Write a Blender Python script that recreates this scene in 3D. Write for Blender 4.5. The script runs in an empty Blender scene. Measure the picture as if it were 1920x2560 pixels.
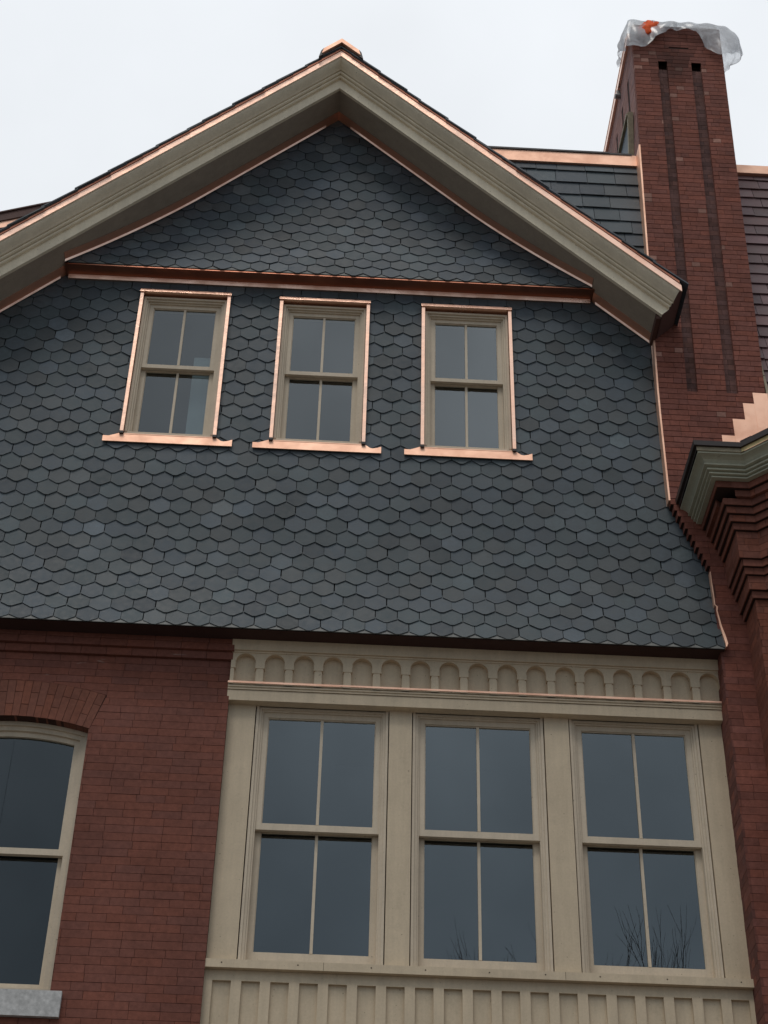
import bpy, math, random
from mathutils import Vector, Matrix
random.seed(7)
C = bpy.context.scene.collection
sc = bpy.context.scene

# ---------------------------------------------------------------- camera
cam_d = bpy.data.cameras.new('camera'); cam = bpy.data.objects.new('camera', cam_d); C.objects.link(cam)
R = [[0.998642731, 0.045438244, 0.025457068], [-0.047926540, 0.610344073, 0.790685246], [0.020389779, -0.790832142, 0.611693370]]
cam.matrix_world = Matrix(((R[0][0], -R[0][1], -R[0][2], 0.0), (R[1][0], -R[1][1], -R[1][2], -11.3),
                           (R[2][0], -R[2][1], -R[2][2], 1.6), (0, 0, 0, 1)))
cam_d.sensor_fit = 'VERTICAL'; cam_d.sensor_height = 24.0; cam_d.lens = 4200 / 2560 * 24.0
cam_d.clip_end = 2000; cam_d.clip_start = 0.1
sc.camera = cam
sc.render.resolution_x = 768; sc.render.resolution_y = 1024

# ---------------------------------------------------------------- world (overcast)
w = bpy.data.worlds.new("World"); sc.world = w; w.use_nodes = True
nt = w.node_tree; nt.nodes.clear()
out = nt.nodes.new('ShaderNodeOutputWorld'); bg = nt.nodes.new('ShaderNodeBackground')
sky = nt.nodes.new('ShaderNodeTexSky'); sky.sky_type = 'NISHITA'; sky.sun_disc = False
SUN_EL, SUN_ROT = math.radians(63), math.radians(203)
sky.sun_elevation = SUN_EL; sky.sun_rotation = SUN_ROT
tc = nt.nodes.new('ShaderNodeTexCoord')
sep = nt.nodes.new('ShaderNodeSeparateXYZ'); nt.links.new(tc.outputs['Generated'], sep.inputs[0])
ramp = nt.nodes.new('ShaderNodeValToRGB'); nt.links.new(sep.outputs['Z'], ramp.inputs[0])
cr = ramp.color_ramp
cr.elements[0].position = 0.0; cr.elements[0].color = (3.9, 4.4, 5.1, 1)
cr.elements[1].position = 1.0; cr.elements[1].color = (9.6, 9.9, 10.3, 1)
e = cr.elements.new(0.42); e.color = (4.3, 5.0, 5.6, 1)
e = cr.elements.new(0.55); e.color = (5.9, 6.6, 7.2, 1)
e = cr.elements.new(0.65); e.color = (8.6, 9.0, 9.4, 1)
e = cr.elements.new(0.72); e.color = (9.2, 9.55, 9.9, 1)
noi = nt.nodes.new('ShaderNodeTexNoise'); noi.inputs['Scale'].default_value = 3.2; noi.inputs['Detail'].default_value = 5
nt.links.new(tc.outputs['Generated'], noi.inputs['Vector'])
nm = nt.nodes.new('ShaderNodeMapRange'); nm.inputs[1].default_value = .3; nm.inputs[2].default_value = .7
nm.inputs[3].default_value = .5; nm.inputs[4].default_value = 1.25
nt.links.new(noi.outputs['Fac'], nm.inputs[0])
sy = nt.nodes.new('ShaderNodeMapRange')     # cloud contrast is stronger on the darker side of the sky (away from the thin cloud)
sy.inputs[1].default_value = -.6; sy.inputs[2].default_value = .3; sy.inputs[3].default_value = 1.0; sy.inputs[4].default_value = .2
nt.links.new(sep.outputs['Y'], sy.inputs[0])
lerp = nt.nodes.new('ShaderNodeMix'); lerp.data_type = 'FLOAT'
nt.links.new(sy.outputs[0], lerp.inputs[0]); lerp.inputs[2].default_value = 1.0; nt.links.new(nm.outputs[0], lerp.inputs[3])
mul = nt.nodes.new('ShaderNodeMixRGB'); mul.blend_type = 'MULTIPLY'; mul.inputs[0].default_value = 1
nt.links.new(ramp.outputs[0], mul.inputs[1]); nt.links.new(lerp.outputs[0], mul.inputs[2])
mix = nt.nodes.new('ShaderNodeMixRGB'); mix.inputs[0].default_value = .93
nt.links.new(sky.outputs[0], mix.inputs[1]); nt.links.new(mul.outputs[0], mix.inputs[2])
nt.links.new(mix.outputs[0], bg.inputs[0]); bg.inputs[1].default_value = 0.1
nt.links.new(bg.outputs[0], out.inputs[0])

# ---------------------------------------------------------------- sun (behind thick cloud)
sd = bpy.data.lights.new('sun', 'SUN'); sd.energy = 1.0; sd.angle = math.radians(22); sd.color = (1, .96, .9)
so = bpy.data.objects.new('sun', sd); C.objects.link(so)
dv = Vector((math.sin(SUN_ROT) * math.cos(SUN_EL), math.cos(SUN_ROT) * math.cos(SUN_EL), math.sin(SUN_EL)))
so.rotation_euler = dv.to_track_quat('Z', 'Y').to_euler(); so.location = (0, -20, 40)

sc.view_settings.view_transform = 'Standard'; sc.view_settings.look = 'None'
sc.view_settings.exposure = 0; sc.view_settings.gamma = 1

# ---------------------------------------------------------------- materials
def newmat(name):
    m = bpy.data.materials.new(name); m.use_nodes = True
    n = m.node_tree; p = n.nodes['Principled BSDF']; return m, n, p
def N(n, t, **k):
    x = n.nodes.new(t)
    for a, b in k.items(): x.inputs[a].default_value = b
    return x
def noise(n, scale, detail=6, rough=.6, vec=None, dist=0):
    x = n.nodes.new('ShaderNodeTexNoise'); x.inputs['Scale'].default_value = scale
    x.inputs['Detail'].default_value = detail; x.inputs['Roughness'].default_value = rough
    x.inputs['Distortion'].default_value = dist
    if vec is None:
        t = n.nodes.new('ShaderNodeTexCoord'); vec = t.outputs['Object']
    n.links.new(vec, x.inputs['Vector']); return x
def mrange(n, src, a, b, c, d):
    x = n.nodes.new('ShaderNodeMapRange')
    for i, v in enumerate((a, b, c, d)): x.inputs[i + 1].default_value = v
    n.links.new(src, x.inputs[0]); return x.outputs[0]
def mulc(n, c1, fac_out):
    x = n.nodes.new('ShaderNodeMixRGB'); x.blend_type = 'MULTIPLY'; x.inputs[0].default_value = 1
    if isinstance(c1, tuple): x.inputs[1].default_value = c1
    else: n.links.new(c1, x.inputs[1])
    n.links.new(fac_out, x.inputs[2]); return x.outputs[0]
def mixc(n, fac, a, b):
    x = n.nodes.new('ShaderNodeMixRGB')
    if isinstance(fac, float): x.inputs[0].default_value = fac
    else: n.links.new(fac, x.inputs[0])
    for i, v in ((1, a), (2, b)):
        if isinstance(v, tuple): x.inputs[i].default_value = v
        else: n.links.new(v, x.inputs[i])
    return x.outputs[0]
def bump(n, p, h, strength, dist=.01):
    b = n.nodes.new('ShaderNodeBump'); b.inputs['Strength'].default_value = strength; b.inputs['Distance'].default_value = dist
    n.links.new(h, b.inputs['Height']); n.links.new(b.outputs[0], p.inputs['Normal'])
def attr(n):
    a = n.nodes.new('ShaderNodeAttribute'); a.attribute_name = 'tint'; return a.outputs['Color']

def mat_tinted(name, rough, spec, ns1, lo, hi, bs, bscale, bdist, r2=None):
    m, n, p = newmat(name)
    a = noise(n, ns1, 8, .65); c = mulc(n, attr(n), mrange(n, a.outputs['Fac'], .3, .7, lo, hi))
    a2 = noise(n, ns1 * .12, 3); c = mulc(n, c, mrange(n, a2.outputs['Fac'], .3, .7, .86, 1.12))
    n.links.new(c, p.inputs['Base Color'])
    p.inputs['Roughness'].default_value = rough; p.inputs['Specular IOR Level'].default_value = spec
    b = noise(n, bscale, 8, .7); bump(n, p, b.outputs['Fac'], bs, bdist)
    if r2: n.links.new(mrange(n, a.outputs['Fac'], .3, .7, rough - r2, rough + r2), p.inputs['Roughness'])
    return m
M = {}
M['slate'] = mat_tinted('slate', .62, .4, 22, .8, 1.2, .35, 60, .004, .1)
M['brick'] = mat_tinted('brick', .9, .2, 35, .78, 1.2, .5, 150, .003)

def brick_smear():      # the pressed brick of the left wall, with a few pale mortar smears left by the repointing
    m, n, p = newmat('pressed_brick')
    a = noise(n, 30, 8, .65); c = mulc(n, attr(n), mrange(n, a.outputs['Fac'], .3, .7, .8, 1.18))
    a2 = noise(n, 1.6, 4); c = mulc(n, c, mrange(n, a2.outputs['Fac'], .3, .7, .78, 1.12))
    t = n.nodes.new('ShaderNodeTexCoord'); mp = n.nodes.new('ShaderNodeMapping')
    mp.inputs['Scale'].default_value = (2.6, 1, 13); n.links.new(t.outputs['Object'], mp.inputs[0])
    s = noise(n, 1.1, 3, .6, mp.outputs[0], .6); s2 = noise(n, 2.2, 1, .5)
    sepz = n.nodes.new('ShaderNodeSeparateXYZ'); n.links.new(t.outputs['Object'], sepz.inputs[0])
    up = mrange(n, sepz.outputs['Z'], 8.1, 8.7, 0, 1)
    f = mrange(n, s.outputs['Fac'], .69, .75, 0, .45)
    mm = n.nodes.new('ShaderNodeMath'); mm.operation = 'MULTIPLY'; n.links.new(f, mm.inputs[0]); n.links.new(up, mm.inputs[1])
    c = mixc(n, mm.outputs[0], c, (.36, .28, .24, 1))
    n.links.new(c, p.inputs['Base Color']); p.inputs['Roughness'].default_value = .85; p.inputs['Specular IOR Level'].default_value = .25
    b = noise(n, 140, 6, .7); bump(n, p, b.outputs['Fac'], .4, .003); return m
M['brickL'] = brick_smear()

def simple(name, col, rough, spec=.4, ns=8, lo=.9, hi=1.08, bs=.15, bscale=80, metal=0, bd=.003):
    m, n, p = newmat(name)
    a = noise(n, ns, 6, .6); n.links.new(mulc(n, col + (1,), mrange(n, a.outputs['Fac'], .3, .7, lo, hi)), p.inputs['Base Color'])
    p.inputs['Roughness'].default_value = rough; p.inputs['Specular IOR Level'].default_value = spec; p.inputs['Metallic'].default_value = metal
    if bs: b = noise(n, bscale, 6, .7); bump(n, p, b.outputs['Fac'], bs, bd)
    return m
def cream(name, col, dirt=.3):
    m, n, p = newmat(name)
    a = noise(n, 2.3, 6, .7); c = mulc(n, col + (1,), mrange(n, a.outputs['Fac'], .3, .7, .9, 1.07))
    a = noise(n, 60, 4, .7); c = mulc(n, c, mrange(n, a.outputs['Fac'], .3, .7, .94, 1.05))
    d = noise(n, 5, 9, .8); c = mixc(n, mrange(n, d.outputs['Fac'], .56, .76, 0, dirt), c, (.2, .17, .12, 1))
    t = n.nodes.new('ShaderNodeTexCoord'); mp = n.nodes.new('ShaderNodeMapping'); mp.inputs['Scale'].default_value = (14, 14, .9); n.links.new(t.outputs['Object'], mp.inputs[0])
    st_ = noise(n, 1.0, 5, .7, mp.outputs[0]); c = mulc(n, c, mrange(n, st_.outputs['Fac'], .35, .7, 1.03, .9))
    s = noise(n, 45, 2, .5); c = mixc(n, mrange(n, s.outputs['Fac'], .73, .76, 0, .6), c, (.12, .09, .06, 1))
    n.links.new(c, p.inputs['Base Color']); p.inputs['Roughness'].default_value = .6; p.inputs['Specular IOR Level'].default_value = .3
    b = noise(n, 90, 5, .7); bump(n, p, b.outputs['Fac'], .2, .002); return m
M['cream'] = cream('cream_paint', (.60, .485, .34))
M['frame'] = cream('window_paint', (.61, .51, .385), .15)
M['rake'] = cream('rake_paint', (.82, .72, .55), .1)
M['soffit'] = cream('shaded_soffit_paint', (.40, .33, .26), .1)  # trim paint darkened: underside shade of the rake soffit put into the colour
M['greenpaint'] = cream('weathered_green_paint', (.44, .435, .33), .6)
M['mortar'] = simple('dark_mortar', (.06, .032, .026), .95, .1)
M['mortarC'] = simple('sooty_mortar', (.045, .028, .024), .95, .1)
M['felt'] = simple('black_felt', (.012, .012, .013), .9, .1)
M['darkwood'] = simple('dark_board', (.055, .03, .026), .8, .2)
M['maroon'] = simple('brown_painted_board', (.10, .05, .04), .7, .3)
M['stone'] = simple('granite', (.50, .49, .475), .85, .3, 28, .72, 1.2, .5, 60)
M['gutter'] = simple('dark_gutter_metal', (.04, .03, .027), .5, .4)
M['gold'] = simple('yellow_primer', (.72, .56, .27), .6, .3, 14, .75, 1.1)
M['palewood'] = simple('weathered_wood', (.34, .29, .2), .7, .3, 14, .7, 1.2)
M['starter'] = simple('starter_slate', (.15, .15, .14), .6, .4, 20, .8, 1.2)
M['ground'] = simple('asphalt', (.135, .122, .108), .9, .2, 3, .8, 1.2)
M['bark'] = simple('bark', (.13, .11, .10), .95, .1)
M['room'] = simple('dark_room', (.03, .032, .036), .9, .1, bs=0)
M['curtain'] = simple('pale_curtain', (.5, .53, .52), .9, .1, bs=0)
M['orange'] = simple('orange_cloth', (.85, .12, .03), .8, .2, 12, .6, 1.2, .6, 30)
M['lampmetal'] = simple('grey_metal', (.25, .25, .25), .4, .5, metal=.8)
M['nail'] = simple('rusty_nail', (.05, .03, .02), .8)

def copper(name, col, rough, r2=.12, stain=.35):
    m, n, p = newmat(name)
    a = noise(n, 3.2, 7, .65, dist=.4); c = mixc(n, mrange(n, a.outputs['Fac'], .42, .7, 0, stain), col + (1,), (.62, .30, .19, 1))
    s = noise(n, 38, 3, .6); c = mixc(n, mrange(n, s.outputs['Fac'], .68, .76, 0, .35), c, (.45, .2, .12, 1))
    n.links.new(c, p.inputs['Base Color']); p.inputs['Metallic'].default_value = 1
    n.links.new(mrange(n, a.outputs['Fac'], .3, .7, rough - r2, rough + r2), p.inputs['Roughness'])
    b = noise(n, 7, 4, .6); bump(n, p, b.outputs['Fac'], .35, .01); return m
M['copper'] = copper('new_copper', (.97, .64, .49), .32)
M['coppershade'] = copper('shaded_brown_copper', (.60, .24, .15), .38, .08)  # copper darkened: shade of skirt underside and drip edge painted in, plus patina
M['coppershade'].node_tree.nodes['Principled BSDF'].inputs['Coat Weight'].default_value = 0
M['copperfrieze'] = copper('copper_frieze_sheet', (.95, .55, .39), .6, .08)
M['copperflat'] = copper('dull_new_copper', (.93, .60, .44), .62, .08, .25)

def glass(name, mulf):
    m, n, p = newmat(name); o = n.nodes['Material Output']; n.nodes.remove(p)
    g = n.nodes.new('ShaderNodeBsdfGlossy'); g.inputs['Roughness'].default_value = .004; g.inputs['Color'].default_value = (.86, .93, .96, 1)
    t = n.nodes.new('ShaderNodeBsdfTransparent'); t.inputs['Color'].default_value = (.72, .78, .8, 1)
    f = n.nodes.new('ShaderNodeFresnel'); f.inputs['IOR'].default_value = 1.62
    a = noise(n, .9, 2, .5); b = n.nodes.new('ShaderNodeBump'); b.inputs['Strength'].default_value = .06; b.inputs['Distance'].default_value = .02
    n.links.new(a.outputs['Fac'], b.inputs['Height']); n.links.new(b.outputs[0], g.inputs['Normal'])
    ml = n.nodes.new('ShaderNodeMath'); ml.operation = 'MULTIPLY'; ml.inputs[1].default_value = mulf; n.links.new(f.outputs[0], ml.inputs[0])
    ge = n.nodes.new('ShaderNodeNewGeometry'); inv = n.nodes.new('ShaderNodeMath'); inv.operation = 'SUBTRACT'; inv.inputs[0].default_value = 1
    n.links.new(ge.outputs['Backfacing'], inv.inputs[1]); m3 = n.nodes.new('ShaderNodeMath'); m3.operation = 'MULTIPLY'; m3.use_clamp = True
    n.links.new(ml.outputs[0], m3.inputs[0]); n.links.new(inv.outputs[0], m3.inputs[1])
    x = n.nodes.new('ShaderNodeMixShader'); n.links.new(m3.outputs[0], x.inputs[0]); n.links.new(t.outputs[0], x.inputs[1]); n.links.new(g.outputs[0], x.inputs[2])
    n.links.new(x.outputs[0], o.inputs['Surface']); return m
M['glass'] = glass('window_glass', 2.8); M['glassdark'] = glass('screened_glass', 1.8)
def plastic():
    m, n, p = newmat('clear_plastic_sheet'); o = n.nodes['Material Output']; n.nodes.remove(p)
    d = n.nodes.new('ShaderNodeBsdfDiffuse'); d.inputs['Color'].default_value = (.72, .74, .76, 1)
    tl = n.nodes.new('ShaderNodeBsdfTranslucent'); tl.inputs['Color'].default_value = (.8, .82, .84, 1)
    g = n.nodes.new('ShaderNodeBsdfGlossy'); g.inputs['Roughness'].default_value = .25
    t = n.nodes.new('ShaderNodeBsdfTransparent'); t.inputs[0].default_value = (.95, .96, .97, 1)
    a = n.nodes.new('ShaderNodeMixShader'); a.inputs[0].default_value = .5; n.links.new(d.outputs[0], a.inputs[1]); n.links.new(tl.outputs[0], a.inputs[2])
    b = n.nodes.new('ShaderNodeMixShader'); b.inputs[0].default_value = .12; n.links.new(a.outputs[0], b.inputs[1]); n.links.new(g.outputs[0], b.inputs[2])
    c = n.nodes.new('ShaderNodeMixShader'); s = noise(n, 4, 4, .6, dist=1.0)
    n.links.new(mrange(n, s.outputs['Fac'], .38, .62, .42, .88), c.inputs[0]); n.links.new(t.outputs[0], c.inputs[1]); n.links.new(b.outputs[0], c.inputs[2])
    n.links.new(c.outputs[0], o.inputs['Surface']); return m
M['plastic'] = plastic()

# ---------------------------------------------------------------- mesh helpers
class MB:
    def __init__(s): s.v = []; s.f = []; s.mi = []; s.t = []; s.tint = (1, 1, 1)
    def poly(s, pts, m=0):
        b = len(s.v); s.v += [tuple(p) for p in pts]; s.t += [s.tint] * len(pts)
        s.f.append(tuple(range(b, b + len(pts)))); s.mi.append(m)
    def mesh(s, vs, fs, m=0):
        b = len(s.v); s.v += [tuple(p) for p in vs]; s.t += [s.tint] * len(vs)
        for f in fs: s.f.append(tuple(b + i for i in f)); s.mi.append(m)
    def box(s, x0, x1, y0, y1, z0, z1, m=0):
        s.mesh([(x0, y0, z0), (x1, y0, z0), (x1, y1, z0), (x0, y1, z0), (x0, y0, z1), (x1, y0, z1), (x1, y1, z1), (x0, y1, z1)],
               [(0, 3, 2, 1), (4, 5, 6, 7), (0, 1, 5, 4), (1, 2, 6, 5), (2, 3, 7, 6), (3, 0, 4, 7)], m)
    def prism(s, front, back, m=0):
        n = len(front); fs = [tuple(range(n)), tuple(range(2 * n - 1, n - 1, -1))]
        for i in range(n): j = (i + 1) % n; fs.append((j, i, n + i, n + j))
        s.mesh(list(front) + list(back), fs, m)
    def xz(s, pts, y0, y1, m=0):        # prism of a polygon in the x-z plane
        s.prism([(x, y0, z) for x, z in pts], [(x, y1, z) for x, z in pts], m)
    def build(s, name, mats, parent=None, smooth=False):
        me = bpy.data.meshes.new(name); me.from_pydata(s.v, [], s.f)
        if not isinstance(mats, (list, tuple)): mats = [mats]
        for mm in mats: me.materials.append(M[mm])
        me.polygons.foreach_set('material_index', s.mi)
        at = me.color_attributes.new('tint', 'FLOAT_COLOR', 'POINT')
        fl = []
        for t in s.t: fl += [t[0], t[1], t[2], 1.0]
        at.data.foreach_set('color', fl)
        if smooth: me.polygons.foreach_set('use_smooth', [True] * len(me.polygons))
        me.update(); o = bpy.data.objects.new(name, me); C.objects.link(o)
        if parent: o.parent = parent
        return o
def empty(name, label, cat, loc=(0, 0, 0), group=None):
    o = bpy.data.objects.new(name, None); C.objects.link(o); o.location = loc
    o['label'] = label; o['category'] = cat
    if group: o['group'] = group
    return o
def clip(poly, a, b, c):                # keep a*x+b*y<=c
    r = []; n = len(poly)
    for i in range(n):
        p, q = poly[i], poly[(i + 1) % n]; dp = a * p[0] + b * p[1] - c; dq = a * q[0] + b * q[1] - c
        if dp <= 0: r.append(p)
        if (dp < 0 < dq) or (dq < 0 < dp):
            t = dp / (dp - dq); r.append((p[0] + t * (q[0] - p[0]), p[1] + t * (q[1] - p[1])))
    return r if len(r) > 2 and area(r) > 2e-6 else []
def area(p): return abs(sum(p[i][0] * p[(i + 1) % len(p)][1] - p[(i + 1) % len(p)][0] * p[i][1] for i in range(len(p)))) / 2
def subtract(poly, cv):                 # convex poly minus convex ccw polygon
    outp = []; cur = poly
    for i in range(len(cv)):
        (x0, y0), (x1, y1) = cv[i], cv[(i + 1) % len(cv)]
        a, b = (y1 - y0), -(x1 - x0); c = a * x0 + b * y0      # inside ccw: a*x+b*y<=c
        o = clip(cur, -a, -b, -c)
        if o: outp.append(o)
        cur = clip(cur, a, b, c)
        if not cur: break
    return outp
def rectp(x0, x1, z0, z1): return [(x0, z0), (x1, z0), (x1, z1), (x0, z1)]
def rnd(a, b): return random.uniform(a, b)

# ---------------------------------------------------------------- brick laying
CH = .0637
def brick_col(base, var, light=0.0, lightc=None):
    if light and random.random() < light: k = rnd(.8, 1.15); return tuple(c * k for c in lightc)
    k = 1 + rnd(-var, var); h = rnd(-.06, .06)
    return (base[0] * k * (1 + h), base[1] * k, base[2] * k * (1 - h))
def lay(mb, x0, x1, z0, z1, place, holes=(), ch=CH, L=.216, j=.0028, base=(.2, .07, .055), var=.14, light=0, lightc=(.3, .15, .12),
        depth=.03, off=0, tintfn=None, edge=None, hd=.06, bj=0):
    """rows of bricks in a 2-d field (u,z); place(u,z,d) gives the 3-d point, d = depth behind the face"""
    nrow = int(round((z1 - z0) / ch)); ch = (z1 - z0) / nrow
    for r in range(nrow):
        za = z0 + r * ch + (bj or j) / 2; zb = z0 + (r + 1) * ch - (bj or j) / 2
        u = x0 - L + (0, .5)[(r + off) % 2] * L - rnd(0, .012)
        xl, xr = x0, x1
        if edge: xl, xr = edge((za + zb) / 2, x0, x1)
        while u < xr:
            ww = L if random.random() > hd else L * (.5 if hd < .1 else .45)
            ww += rnd(-.004, .004)
            a, b = max(u + j / 2, xl), min(u + ww - j / 2, xr)
            if xr - b < .035: b = xr
            if b - a > .012:
                ps = [rectp(a, b, za, zb)]
                for h in holes:
                    q = []
                    for pp in ps: q += subtract(pp, h)
                    ps = q
                mb.tint = brick_col(base, var, light, lightc)
                if hd > .1 and b - a < .085 and random.random() < .16: k = rnd(.8, 1.15); mb.tint = (.30 * k, .155 * k, .12 * k)
                if tintfn: k = tintfn((a + b) / 2, (za + zb) / 2); mb.tint = tuple(c * k for c in mb.tint)
                d0 = rnd(-.0013, .0011)
                for pp in ps: mb.prism([place(x, z, d0) for x, z in pp], [place(x, z, depth) for x, z in pp])
            if b >= xr: break
            u += ww

# ================================================================ GROUND
g = MB(); g.box(-250, 250, -300, 200, -.3, 0); go = g.build('ground', 'ground'); go['kind'] = 'structure'

# ================================================================ HOUSE
house = empty('gabled_house', 'red brick house with dark hexagonal slate gable, copper flashings and cream window bay', 'house')

# --- left brick wall -------------------------------------------------
YB = .08; XE = -.815
def flat(y): return lambda x, z, d: (x, y + d, z)
acx, az0 = -2.45, 8.252
def arc(k, zt, xa, xb, n=14): return [(xa + (xb - xa) * i / n, zt - k * (xa + (xb - xa) * i / n - acx) ** 2) for i in range(n + 1)]
WL, WR = -3.03, -1.87
op_arch = [(WL, 6.06), (WR, 6.06)] + arc(.25, az0, WR, WL)                # opening
ring_hw_b, ring_hw_t = .585, .685
ring_out = arc(.225, 8.572, acx + ring_hw_t, acx - ring_hw_t)
ring = [(acx - .585, 8.16), (acx + .585, 8.16)] + ring_out
mb = MB()
lay(mb, -5.2, XE, 4.6, 8.83, flat(YB), [op_arch, ring, rectp(-3.12, -1.782, 5.868, 6.056)], base=(.182, .067, .047), var=.055)
wall = mb.build('brick_wall', 'brickL', house)
# backing mortar sheet with the opening left free
bk = MB()
for pp in subtract(rectp(-5.2, XE - .003, 4.6, 9.05), op_arch): bk.xz(pp, YB + .006, YB + .35)
bk.build('mortar_backing', 'mortar', wall)
lowb = MB(); lowb.box(-5.2, 6.0, .09, .6, 0, 4.6); lowb.build('lower_wall', 'maroon', house)
# two corbelled courses
cb = MB()
lay(cb, -5.2, XE + .006, 8.83, 8.9, flat(YB - .026), base=(.182, .067, .047), var=.055, depth=.06, L=.2, ch=.07)
lay(cb, -5.2, XE + .012, 8.9, 9.03, flat(YB - .052), base=(.182, .067, .047), var=.055, depth=.09, ch=.065, L=.215)
cbo = cb.build('corbel_band', 'brickL', house)
# radial arch bricks
ar = MB(); nv = 21; cz = az0 - 2.0
th0 = math.atan2(.585, 8.166 - cz)
for i in range(nv):
    a0 = -th0 + 2 * th0 * i / nv; a1 = -th0 + 2 * th0 * (i + 1) / nv; g_ = .0008
    def pr(a, t):      # t 0 intrados .. 1 extrados
        dx, dz = math.sin(a), math.cos(a)
        # intrados radius
        ri = 2.0 if True else 0
        xi, zi = acx + ri * dx, cz + ri * dz
        # extrados hit: z = 8.572-.225 (x-acx)^2
        lo, hi = 0, .6
        for _ in range(30):
            mid = (lo + hi) / 2; x = xi + dx * mid; z = zi + dz * mid
            if z < 8.572 - .225 * (x - acx) ** 2: lo = mid
            else: hi = mid
        return (xi + dx * lo * t, zi + dz * lo * t)
    cuts = [0, .33, 1] if i % 2 else [0, .67, 1]
    if i % 5 == 2: cuts = [0, .67, 1]
    for k in range(len(cuts) - 1):
        ar.tint = brick_col((.19, .071, .046), .08)
        t0, t1 = cuts[k] + (.006 if k else 0), cuts[k + 1] - .006
        q = [pr(a0 + g_, t0), pr(a1 - g_, t0), pr(a1 - g_, t1), pr(a0 + g_, t1)]
        dy = rnd(-.0015, .0015)
        ar.xz([(x, z) for x, z in q], YB + dy, YB + .1)
ar.build('brick_arch', 'brickL', house)
# stone sill
st = MB(); st.box(-3.12, -1.782, .045, .3, 5.87, 6.054); 
# --- sash window builder ---------------------------------------------
def pane(mb, x0, x1, y, z0, z1): mb.box(x0, x1, y, y + .006, z0, z1)
def sash(x0, x1, z0, z1, y, st_, top, bot, mun=True, th=.035):
    m = MB()
    m.box(x0, x0 + st_, y, y + th, z0, z1); m.box(x1 - st_, x1, y, y + th, z0, z1)
    m.box(x0 + st_, x1 - st_, y + .001, y + th, z1 - top, z1); m.box(x0 + st_, x1 - st_, y + .001, y + th, z0, z0 + bot)
    # sticking: a thin inner bead
    a, b, c, d = x0 + st_, x1 - st_, z0 + bot, z1 - top; s_ = .007
    m.box(a, a + s_, y + .010, y + th - .004, c, d); m.box(b - s_, b, y + .010, y + th - .004, c, d)
    m.box(a + s_, b - s_, y + .011, y + th - .004, d - s_, d); m.box(a + s_, b - s_, y + .011, y + th - .004, c, c + s_)
    if mun:
        xc = (x0 + x1) / 2
        m.box(xc - .011, xc + .011, y + .006, y + th - .006, c + s_, d - s_)
    return m
def frame_rings(m, x0, x1, z0, z1, rings):
    """nested stepped casing on the left, right and top: rings = [(width, y_front)]"""
    for wd, y in rings:
        m.box(x0, x0 + wd, y, y + .12, z0, z1); m.box(x1 - wd, x1, y, y + .12, z0, z1)
        m.box(x0 + wd, x1 - wd, y, y + .12, z1 - wd, z1)
        x0 += wd; x1 -= wd; z1 -= wd
    return x0, x1, z0, z1

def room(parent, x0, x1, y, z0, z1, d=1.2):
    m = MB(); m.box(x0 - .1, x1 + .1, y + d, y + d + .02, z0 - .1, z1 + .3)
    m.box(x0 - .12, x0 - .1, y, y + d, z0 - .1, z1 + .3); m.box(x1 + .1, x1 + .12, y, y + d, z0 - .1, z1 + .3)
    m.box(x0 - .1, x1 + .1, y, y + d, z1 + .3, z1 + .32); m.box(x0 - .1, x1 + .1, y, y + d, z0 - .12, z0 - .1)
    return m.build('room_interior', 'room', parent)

# --- arched window in the brick wall ---------------------------------
fy = .17
m = MB()
def archband(m, z_off, half_out, half_in, zb, drop_o, drop_i, y0, y1):
    """casing following the arch: outer outline minus inner outline"""
    n = 18; O = []; I = []
    for i in range(n + 1):
        xo = acx - half_out + 2 * half_out * i / n; xi = acx - half_in + 2 * half_in * i / n
        O.append((xo, az0 - drop_o - .25 * (xo - acx) ** 2)); I.append((xi, az0 - drop_i - .25 * (xi - acx) ** 2))
    for i in range(n): m.xz([I[i], I[i + 1], O[i + 1], O[i]], y0, y1)
    m.xz([(acx - half_out, zb), (acx - half_in, zb), I[0], O[0]], y0, y1)
    m.xz([(acx + half_in, zb), (acx + half_out, zb), O[-1], I[-1]], y0, y1)
archband(m, 0, .58, .548, 6.11, 0, .034, fy, fy + .1)
archband(m, 0, .548, .51, 6.11, .034, .07, fy + .018, fy + .1)
m.box(WL + .006, WR - .006, fy - .012, fy + .12, 6.056, 6.108)
awin = m.build('arched_window', 'frame', house)
m = MB(); archband(m, 0, .51, .468, 7.2, .07, .112, fy + .04, fy + .08)
m.box(acx - .51, acx + .51, fy + .039, fy + .08, 7.15, 7.2); m.build('upper_sash', 'frame', awin)
m = MB()
m.box(acx - .51, acx - .468, fy + .085, fy + .12, 6.11, 7.15); m.box(acx + .468, acx + .51, fy + .085, fy + .12, 6.11, 7.15)
m.box(acx - .468, acx + .468, fy + .086, fy + .12, 6.11, 6.175); m.build('lower_sash', 'frame', awin)
m = MB(); archband(m, 0, .47, .001, 7.19, .11, .11, fy + .062, fy + .066)
m.box(acx - .47, acx + .47, fy + .1, fy + .104, 6.17, 7.16); m.build('glass_pane', 'glassdark', awin)
st.build('stone_sill', 'stone', awin)
room(awin, -3.0, -1.9, .32, 6.1, 8.2)

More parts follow.
